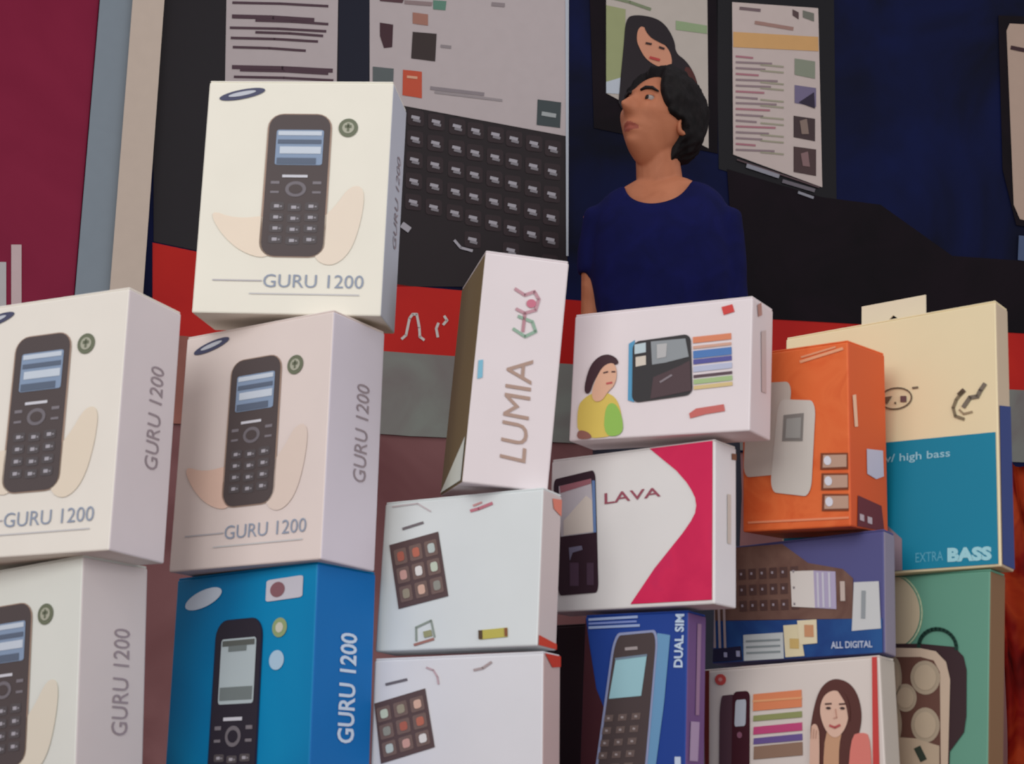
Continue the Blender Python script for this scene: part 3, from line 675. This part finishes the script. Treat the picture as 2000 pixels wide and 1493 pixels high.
A.poly([(1736,1028),(1770,1058),(1771,1125),(1728,1130)], mat(150,130,140), 3); A.build('corner_print', r, 'lilac grey printed corner')
hu0, hv = c.F(1660, 640)[0], 0; hu1 = c.F(1790, 620)[0]
bm = bmesh.new()
xa_, xb_ = (hu0-.5)*c.w, (hu1-.5)*c.w; zt = c.h + .0165; zb = c.h - .004; mid = (xa_+xb_)/2
yb = c.d/2 - .0002
outer = [(xa_+.001, zb), (xb_+.001, zb), (xb_, zt-.001), (xb_-.001, zt), (xa_+.001, zt), (xa_, zt-.001)]
slot = [(mid-.011, c.h+.003), (mid-.004, c.h+.0045), (mid, c.h+.0065), (mid+.004, c.h+.0045), (mid+.011, c.h+.003)]
# tab with a slot: ring of quads built as left, right, top and foot pieces
def slab(pts):
    vs0 = [bm.verts.new((x, yb, z)) for x, z in pts]; vs1 = [bm.verts.new((x, yb+.0008, z)) for x, z in pts]
    bm.faces.new(vs0); bm.faces.new(vs1[::-1])
    n = len(pts)
    for i in range(n): bm.faces.new((vs0[i], vs0[(i+1) % n], vs1[(i+1) % n], vs1[i]))
slab([(xa_, c.h-.004), (mid-.011, c.h-.004), (mid-.011, c.h+.003), (mid-.011, zt), (xa_, zt)])
slab([(mid+.011, c.h-.004), (xb_, c.h-.004), (xb_, zt), (mid+.011, zt)])
slab([(mid-.011, zt), (mid-.011, c.h+.003), (mid-.004, c.h+.0045), (mid, c.h+.008), (mid+.004, c.h+.0045), (mid+.011, c.h+.003), (mid+.011, zt)])
slab([(mid-.011, c.h-.004), (mid+.011, c.h-.004), (mid+.011, c.h+.0012), (mid-.011, c.h+.0012)])
bmesh.ops.recalc_face_normals(bm, faces=bm.faces)
mesh_obj('hang_tab', bm, mat(226,212,186), r)['label'] = 'slotted cream hang tab on top'

# green lunch box carton
c = Carton('GB', 'lunch_box_carton', 'sea green carton printed with a lunch bag and round containers, at the right foot', mat(104,160,138), sidemat=mat(124,92,62)); r = c.root
A = c.front
A.poly([(1738,1132)] + [(1738+60*math.cos(t_), 1202+72*math.sin(t_)) for t_ in (R(-80 + i*10) for i in range(17))] + [(1738,1272)], mat(206,190,160), 1)
A.line([(1738+64*math.cos(t_), 1202+76*math.sin(t_)) for t_ in (R(-70 + i*10) for i in range(15))], 3, mat(190,206,170), 1); A.build('lid_picture', r, 'large round cream lid')
A.line([(1833+37*math.cos(t_), 1268+36*math.sin(t_)) for t_ in (R(178 + i*12.4) for i in range(16))], 7, mat(24,58,48), 3)
A.poly([(1740,1264),(1800,1262),(1866,1266),(1884,1284),(1890,1310),(1889,1400),(1884,1432),(1856,1470),(1850,1600),(1740,1600)], mat(60,40,44), 2); A.build('bag_picture', r, 'dark brown lunch bag with a loop handle')
A.poly([(1740,1272),(1800,1271),(1830,1276),(1850,1296),(1858,1330),(1856,1400),(1850,1600),(1740,1600)], mat(206,184,162), 4)
A.poly([(1740,1290),(1800,1288),(1826,1294),(1838,1316),(1840,1600),(1740,1600)], mat(104,70,60), 5)
for (x, y, rx_, ry_) in ((1810,1328,29,33),(1771,1368,22,27),(1810,1420,28,34),(1750,1330,14,40),(1748,1420,16,40)):
    A.poly(ell(x, y, rx_, ry_), mat(176,160,138), 6); A.poly(ell(x, y, rx_*.75, ry_*.75), mat(190,172,148), 7)
A.poly([(1744,1444),(1790,1446),(1838,1460),(1838,1600),(1744,1600)], mat(190,170,146), 8); A.line([(1796,1466),(1806,1486)], 14, mat(50,60,50), 9)
A.build('container_picture', r, 'tray of round cream containers')

# ---------------------------------------------------------------- the man
def loft(bm, rings, cap=True):
    """rings: list of lists of points"""
    vs = [[bm.verts.new(p) for p in rg] for rg in rings]; n = len(rings[0])
    for a, b in zip(vs, vs[1:]):
        for i in range(n): bm.faces.new((a[i], a[(i+1) % n], b[(i+1) % n], b[i]))
    if cap: bm.faces.new(vs[0][::-1]); bm.faces.new(vs[-1])
def ering(c, rx_, ry_, n=24, p=2.2):
    out = []
    for i in range(n):
        a = 2*math.pi*i/n; ca, sa = math.cos(a), math.sin(a)
        k = (abs(ca)**p + abs(sa)**p) ** (-1/p)
        out.append(Vector((c[0] + rx_*ca*k, c[1] + ry_*sa*k, c[2])))
    return out
def tube(bm, pts, rad, n=14):
    rings = []
    pts = [Vector(p) for p in pts]
    for i, p in enumerate(pts):
        d = (pts[min(i+1, len(pts)-1)] - pts[max(i-1, 0)]).normalized()
        x = d.cross(Vector((0, 1, .1))).normalized(); y = d.cross(x)
        rings.append([p + (x*math.cos(2*math.pi*k/n) + y*math.sin(2*math.pi*k/n)) * rad[i] for k in range(n)])
    e = pts[-1] + (pts[-1]-pts[-2]).normalized() * rad[-1] * .6
    rings.append([e + (q - pts[-1]) * .45 for q in rings[-1]])
    loft(bm, rings)
def remeshed(bm, voxel, smooth=4):
    bmesh.ops.recalc_face_normals(bm, faces=bm.faces)
    me = bpy.data.meshes.new('tmp'); bm.to_mesh(me); bm.free()
    o_ = bpy.data.objects.new('tmp', me); sc.collection.objects.link(o_)
    md = o_.modifiers.new('r', 'REMESH'); md.mode = 'VOXEL'; md.voxel_size = voxel
    sm = o_.modifiers.new('s', 'SMOOTH'); sm.factor = .5; sm.iterations = smooth
    dg = bpy.context.evaluated_depsgraph_get(); dg.update()
    out = bpy.data.meshes.new_from_object(o_.evaluated_get(dg))
    bpy.data.objects.remove(o_); bpy.data.meshes.remove(me)
    for p in out.polygons: p.use_smooth = True
    return out
def sstep(a, b, x):
    t_ = min(max((x-a)/(b-a), 0), 1); return t_*t_*(3-2*t_)
def g(x, s): return math.exp(-(x/s)**2)
def head_shape(n):
    x, y, z = n.x*.077, n.y*.096, n.z*.118
    lo = sstep(.0, -.115, z)
    x *= 1 - .29*lo
    if y > 0: y *= 1 - .55*sstep(-.01, -.105, z)
    else: y *= 1 - .08*lo + .04*sstep(.03, .1, z)
    if y < -.02:
        fr = sstep(-.02, -.06, y)
        d = 0
        if z < .03: d -= .026*g(x, .012)*sstep(.028, -.028, z)*(1 - sstep(-.028, -.044, z))
        d -= .006*g(x, .021)*g(z+.026, .008)                      # nostril wings
        for s_ in (-1, 1):
            d += .010*g(x - s_*.032, .016)*g(z-.010, .012)
            d -= .005*g(x - s_*.044, .018)*g(z+.022, .016)
        d -= .005*g(z-.032, .009)*g(x, .045)
        d -= .007*g(x, .022)*g(z+.057, .006) + .008*g(x, .020)*g(z+.070, .006)
        d += .004*g(x, .026)*g(z+.0635, .0025)
        d -= .014*g(x, .024)*g(z+.098, .016)
        y += d*fr
    return Vector((x, y, z))
PYAW = R(-12)
HEADC = at_depth(1286, 244, 3.6)
PX, PY = at_depth(1284, 420, 3.6).x + .01, 3.62
ZF = .57
body_mw = Matrix.Translation((PX, PY, ZF)) @ Matrix.Rotation(PYAW, 4, 'Z')
inv = body_mw.inverted()
hc = inv @ HEADC
HM = Matrix.Translation(hc) @ Matrix.Rotation(R(-36), 4, 'Z') @ Matrix.Rotation(R(6), 4, 'Y') @ Matrix.Rotation(R(-20), 4, 'X') @ Matrix.Scale(1.09, 4)
SHZ = (inv @ at_depth(1300, 368, 3.6)).z             # height of the pit of the neck
K = SHZ / 1.44                                        # stature factor
def Z(v): return v*K
man = thing('person', 'black haired man in a navy T-shirt looking up to the left, behind the cartons', 'person', body_mw)
def head_mesh(bm, fn, nu=96, nv=72):
    rows = []
    for j in range(1, nv):
        th = math.pi*j/nv
        rows.append([bm.verts.new(HM @ fn(Vector((math.sin(th)*math.cos(2*math.pi*i/nu), math.sin(th)*math.sin(2*math.pi*i/nu), math.cos(th))))) for i in range(nu)])
    for a, b in zip(rows, rows[1:]):
        for i in range(nu): bm.faces.new((a[i], b[i], b[(i+1) % nu], a[(i+1) % nu]))
    t_ = bm.verts.new(HM @ fn(Vector((0,0,1)))); b_ = bm.verts.new(HM @ fn(Vector((0,0,-1))))
    for i in range(nu): bm.faces.new((t_, rows[0][i], rows[0][(i+1) % nu])); bm.faces.new((b_, rows[-1][(i+1) % nu], rows[-1][i]))
bm = bmesh.new()
head_mesh(bm, head_shape)
# neck
nb = Vector((0, .02, SHZ - .02)); nt_ = HM @ Vector((0, .022, -.06))
tube(bm, [nb - Vector((0,0,.06)), nb, nb.lerp(nt_, .35), nb.lerp(nt_, .7), nt_], [.082,.070,.059,.056,.055], 20)
# torso
TR_ = [(.80,.155,.10,.0),(.90,.160,.105,0),(1.0,.150,.098,0),(1.10,.145,.095,-.003),(1.20,.160,.105,-.006),(1.30,.158,.104,-.004),(1.35,.156,.098,.002),(1.39,.152,.088,.008),(1.42,.140,.078,.014),(1.445,.112,.070,.018),(1.465,.078,.062,.02)]
loft(bm, [ering((0, cy, Z(z)), rx_, ry_) for z, rx_, ry_, cy in TR_])
SH = {s_: Vector((s_*.146, .012, Z(1.368))) for s_ in (-1, 1)}
SH[1].z -= .020
EL = {-1: Vector((-.170, .03, Z(1.09))), 1: Vector((.150, .03, Z(1.09)))}
SL = {-1: .47, 1: .86}
WR = {-1: Vector((-.12, -.19, Z(.95))), 1: Vector((.165, -.17, Z(.93)))}
for s_ in (-1, 1):
    a, e, w_ = SH[s_], EL[s_], WR[s_]
    tube(bm, [a - Vector((s_*.03,0,0)), a, a.lerp(e,.35), a.lerp(e,.7), e, e.lerp(w_,.3), e.lerp(w_,.65), w_], [.050,.056,.050,.044,.040,.042,.034,.026], 16)
    d = (w_ - e).normalized(); sx = d.cross(Vector((0,0,1))).normalized(); up_ = sx.cross(d)
    # palm and five fingers
    pts = [w_ - d*.01, w_ + d*.03, w_ + d*.06, w_ + d*.085]
    rings = []
    for p, a1, a2 in zip(pts, (.026,.034,.040,.036), (.020,.018,.016,.012)):
        rings.append([p + sx*math.cos(2*math.pi*k/14)*a1 + up_*math.sin(2*math.pi*k/14)*a2 for k in range(14)])
    loft(bm, rings)
    for k, (off, ln) in enumerate(((-.029,.060),(-.010,.074),(.010,.078),(.028,.070))):
        p0 = w_ + d*.072 + sx*off; p1 = p0 + d*ln*.45; p2 = p1 + (d*.8 - up_*.5).normalized()*ln*.32; p3 = p2 + (d*.5 - up_*.85).normalized()*ln*.25
        tube(bm, [p0, p1, p2, p3], [.0095,.0090,.0083,.0072], 10)
    tsd = -s_ * (1 if (sx.x) > 0 else -1)
    p0 = w_ + d*.025 + sx*tsd*.026; p1 = p0 + (d*.6 + sx*tsd*.7).normalized()*.038; p2 = p1 + (d*.9 + sx*tsd*.2 - up_*.3).normalized()*.030
    tube(bm, [p0, p1, p2], [.013,.0105,.009], 10)
# legs
for s_ in (-1, 1):
    tube(bm, [(s_*.085,0,Z(.86)),(s_*.09,.0,Z(.66)),(s_*.092,-.005,Z(.48)),(s_*.095,.01,Z(.30)),(s_*.097,.015,.09),(s_*.097,.01,.05)], [.085,.075,.055,.05,.036,.034], 18)
    tube(bm, [(s_*.097,.05,.035),(s_*.1,-.02,.035),(s_*.104,-.10,.026),(s_*.106,-.15,.022)], [.033,.036,.032,.024], 14)
me = remeshed(bm, .0036, 2)
skin = mottled('skin', [(186,116,84),(204,132,98)], 12, rough=.5); lipm = mat(168,88,72)
me.materials.clear(); me.materials.append(skin); me.materials.append(lipm)
HI = HM.inverted()
for p in me.polygons:
    q = HI @ p.center
    if q.y < -.06 and abs(q.x) < .022 and -.076 + .3*abs(q.x) < q.z < -.054 - .3*abs(q.x): p.material_index = 1
me.name = 'body'
body = link(bpy.data.objects.new('body', me), man); body['label'] = 'brown skinned face, neck and bare arms'
# ears are part of the head: two shaped shells
def head_part(name, build, m_, label=None, smooth=True):
    bm = bmesh.new(); build(bm); bm.transform(HM)
    o_ = mesh_obj(name, bm, m_, man, smooth)
    if label: o_['label'] = label
    return o_
for s_ in (-1, 1):
    def ear(bm, s_=s_):
        n = 20; rg = []
        for f_, dx in ((1.0, 0), (1.06, .006), (.98, .011), (.72, .009), (.45, .003)):
            rg.append([Vector((s_*(.0705 + dx), .006 + .018*f_*math.cos(2*math.pi*k/n) + .004, -.012 + .033*f_*math.sin(2*math.pi*k/n)*(1.0 if math.sin(2*math.pi*k/n) > 0 else .85))) for k in range(n)])
        loft(bm, rg); bmesh.ops.recalc_face_normals(bm, faces=bm.faces)
    head_part('ear', ear, skin)
    def eye(bm, s_=s_):
        bmesh.ops.create_uvsphere(bm, u_segments=20, v_segments=14, radius=.0122, matrix=Matrix.Translation((s_*.032, -.0735, .010)))
    e_ = head_part('eye', eye, mat(170,156,150, .3))
    def iris(bm, s_=s_):
        bmesh.ops.create_uvsphere(bm, u_segments=16, v_segments=10, radius=.0072, matrix=Matrix.Translation((s_*.032, -.0800, .0085)))
    o_ = head_part('iris', iris, mat(34,22,20,.2)); o_.parent = e_
    def lid(bm, s_=s_):
        bmesh.ops.create_uvsphere(bm, u_segments=20, v_segments=14, radius=.0132, matrix=Matrix.Translation((s_*.032, -.0733, .0105)))
        bmesh.ops.delete(bm, geom=[v for v in bm.verts if v.co.z < .0105 and v.co.z > .0045], context='VERTS')
    o_ = head_part('eyelid', lid, skin); o_.parent = e_
    def brow(bm, s_=s_):
        pts = [Vector((s_*x, y, z)) for x, y, z in ((.014,-.094,.026),(.026,-.092,.032),(.040,-.085,.033),(.052,-.074,.027))]
        tube(bm, pts, [.0035,.0045,.004,.002], 8)
    head_part('eyebrow', brow, mat(26,18,18))
def hair_fn(n):
    b = head_shape(Vector((n.x, max(n.y, -.92 if n.z > .4 else n.y), n.z)))
    x, y, z = n.x*.077, n.y*.096, n.z*.118
    # hairline: forehead high, in front of the ears lower, nape lowest
    if n.y < 0: hl = .090 - .10*sstep(.25, 1.0, -(n.y) * 0 + abs(n.x)) if abs(n.x) < .9 else -.015
    else: hl = -.015 - .075*sstep(0, .5, n.y)
    k = sstep(hl - .008, hl + .008, z)
    thick = .012 + .016*sstep(.0, .11, z) + .010*sstep(0, .9, n.y)
    nz = noise.noise(Vector((n.x*7, n.y*7, n.z*4))) * .006 + noise.noise(Vector((n.x*22, n.y*22, n.z*9))) * .0025
    off = -.014 + k*(.014 + thick + nz)
    return b + n*off
bm = bmesh.new(); head_mesh(bm, hair_fn, 128, 96); bmesh.ops.recalc_face_normals(bm, faces=bm.faces)
mesh_obj('hair', bm, mottled('black_hair', [(12,9,10),(24,17,18)], 60, rough=.6), man, True)['label'] = 'short thick black hair'

# T-shirt
bm = bmesh.new()
loft(bm, [ering((0, cy, Z(z)), rx_ + .012, ry_ + .014) for z, rx_, ry_, cy in TR_[1:-1]])
for s_ in (-1, 1):
    a, e = SH[s_], EL[s_]
    tube(bm, [a - Vector((s_*.06,0,-.005)), a, a.lerp(e,SL[s_]*.5), a.lerp(e,SL[s_])], [.046,.060,.060,.058], 18)
me = remeshed(bm, .006, 34)
bm = bmesh.new(); bm.from_mesh(me)
kill = []
for f in bm.faces:
    q = f.calc_center_median()
    dx, dy = q.x/.088, (q.y + .012)/.10
    if dx*dx + dy*dy < 1 and q.z > Z(1.30) and q.z > Z(1.42) + .2*(q.y): kill.append(f)
    elif q.y < 0 and (q.x/.084)**2 + ((q.z - Z(1.455))/.092)**2 < 1: kill.append(f)
    elif q.z < Z(.91): kill.append(f)
bmesh.ops.delete(bm, geom=kill, context='FACES')
# open the sleeve ends
kill = []
for f in bm.faces:
    q = f.calc_center_median()
    for s_ in (-1, 1):
        d = (EL[s_]-SH[s_]); L = d.length; d.normalize()
        if (q - SH[s_]).dot(d) > L*(SL[s_]-.012) and q.x*s_ > .10 and (q - SH[s_] - d*(q - SH[s_]).dot(d)).length < .08 and f.normal.dot(d) > .5: kill.append(f)
bmesh.ops.delete(bm, geom=list(set(kill)), context='FACES')
bmesh.ops.delete(bm, geom=[v for v in bm.verts if not v.link_faces], context='VERTS')
for _ in range(30):                                   # even out the cut edges of collar, cuffs and hem
    mv = {}
    for v in bm.verts:
        nb_ = [e.other_vert(v).co for e in v.link_edges if e.is_boundary]
        if len(nb_) == 2: mv[v] = v.co*.4 + (nb_[0] + nb_[1])*.3
    for v, co in mv.items(): v.co = co
for v in bm.verts:
    v.co += v.normal * (.0035 * noise.noise(Vector((v.co.x*9, v.co.y*9, v.co.z*14))))
bmesh.ops.solidify(bm, geom=bm.faces[:], thickness=-.0025)
shirt = mesh_obj('t_shirt', bm, mottled('navy_cotton', [(12,16,66),(16,20,80)], 14, rough=.9), man, True); shirt['label'] = 'plain navy round neck T-shirt'
# trousers and shoes
bm = bmesh.new()
loft(bm, [ering((0, 0, Z(z)), rx_, ry_) for z, rx_, ry_ in ((.80,.168,.115),(.86,.172,.118),(.92,.166,.114),(.97,.160,.110))])
for s_ in (-1, 1):
    tube(bm, [(s_*.085,0,Z(.88)),(s_*.09,0,Z(.66)),(s_*.093,0,Z(.48)),(s_*.096,.01,Z(.3)),(s_*.098,.012,.12)], [.092,.088,.072,.066,.060], 18)
me = remeshed(bm, .008, 4); me.materials.clear(); me.materials.append(mat(44,46,58,.9)); link(bpy.data.objects.new('trousers', me), man)
for s_ in (-1, 1):
    bm = bmesh.new()
    loft(bm, [ering((s_*.1, -.05, z), rx_, ry_, p=2.6) for z, rx_, ry_ in ((.0,.046,.135),(.03,.047,.137),(.055,.042,.12),(.075,.036,.085))])
    mesh_obj('shoe', bm, mat(40,32,30,.4), man, True)
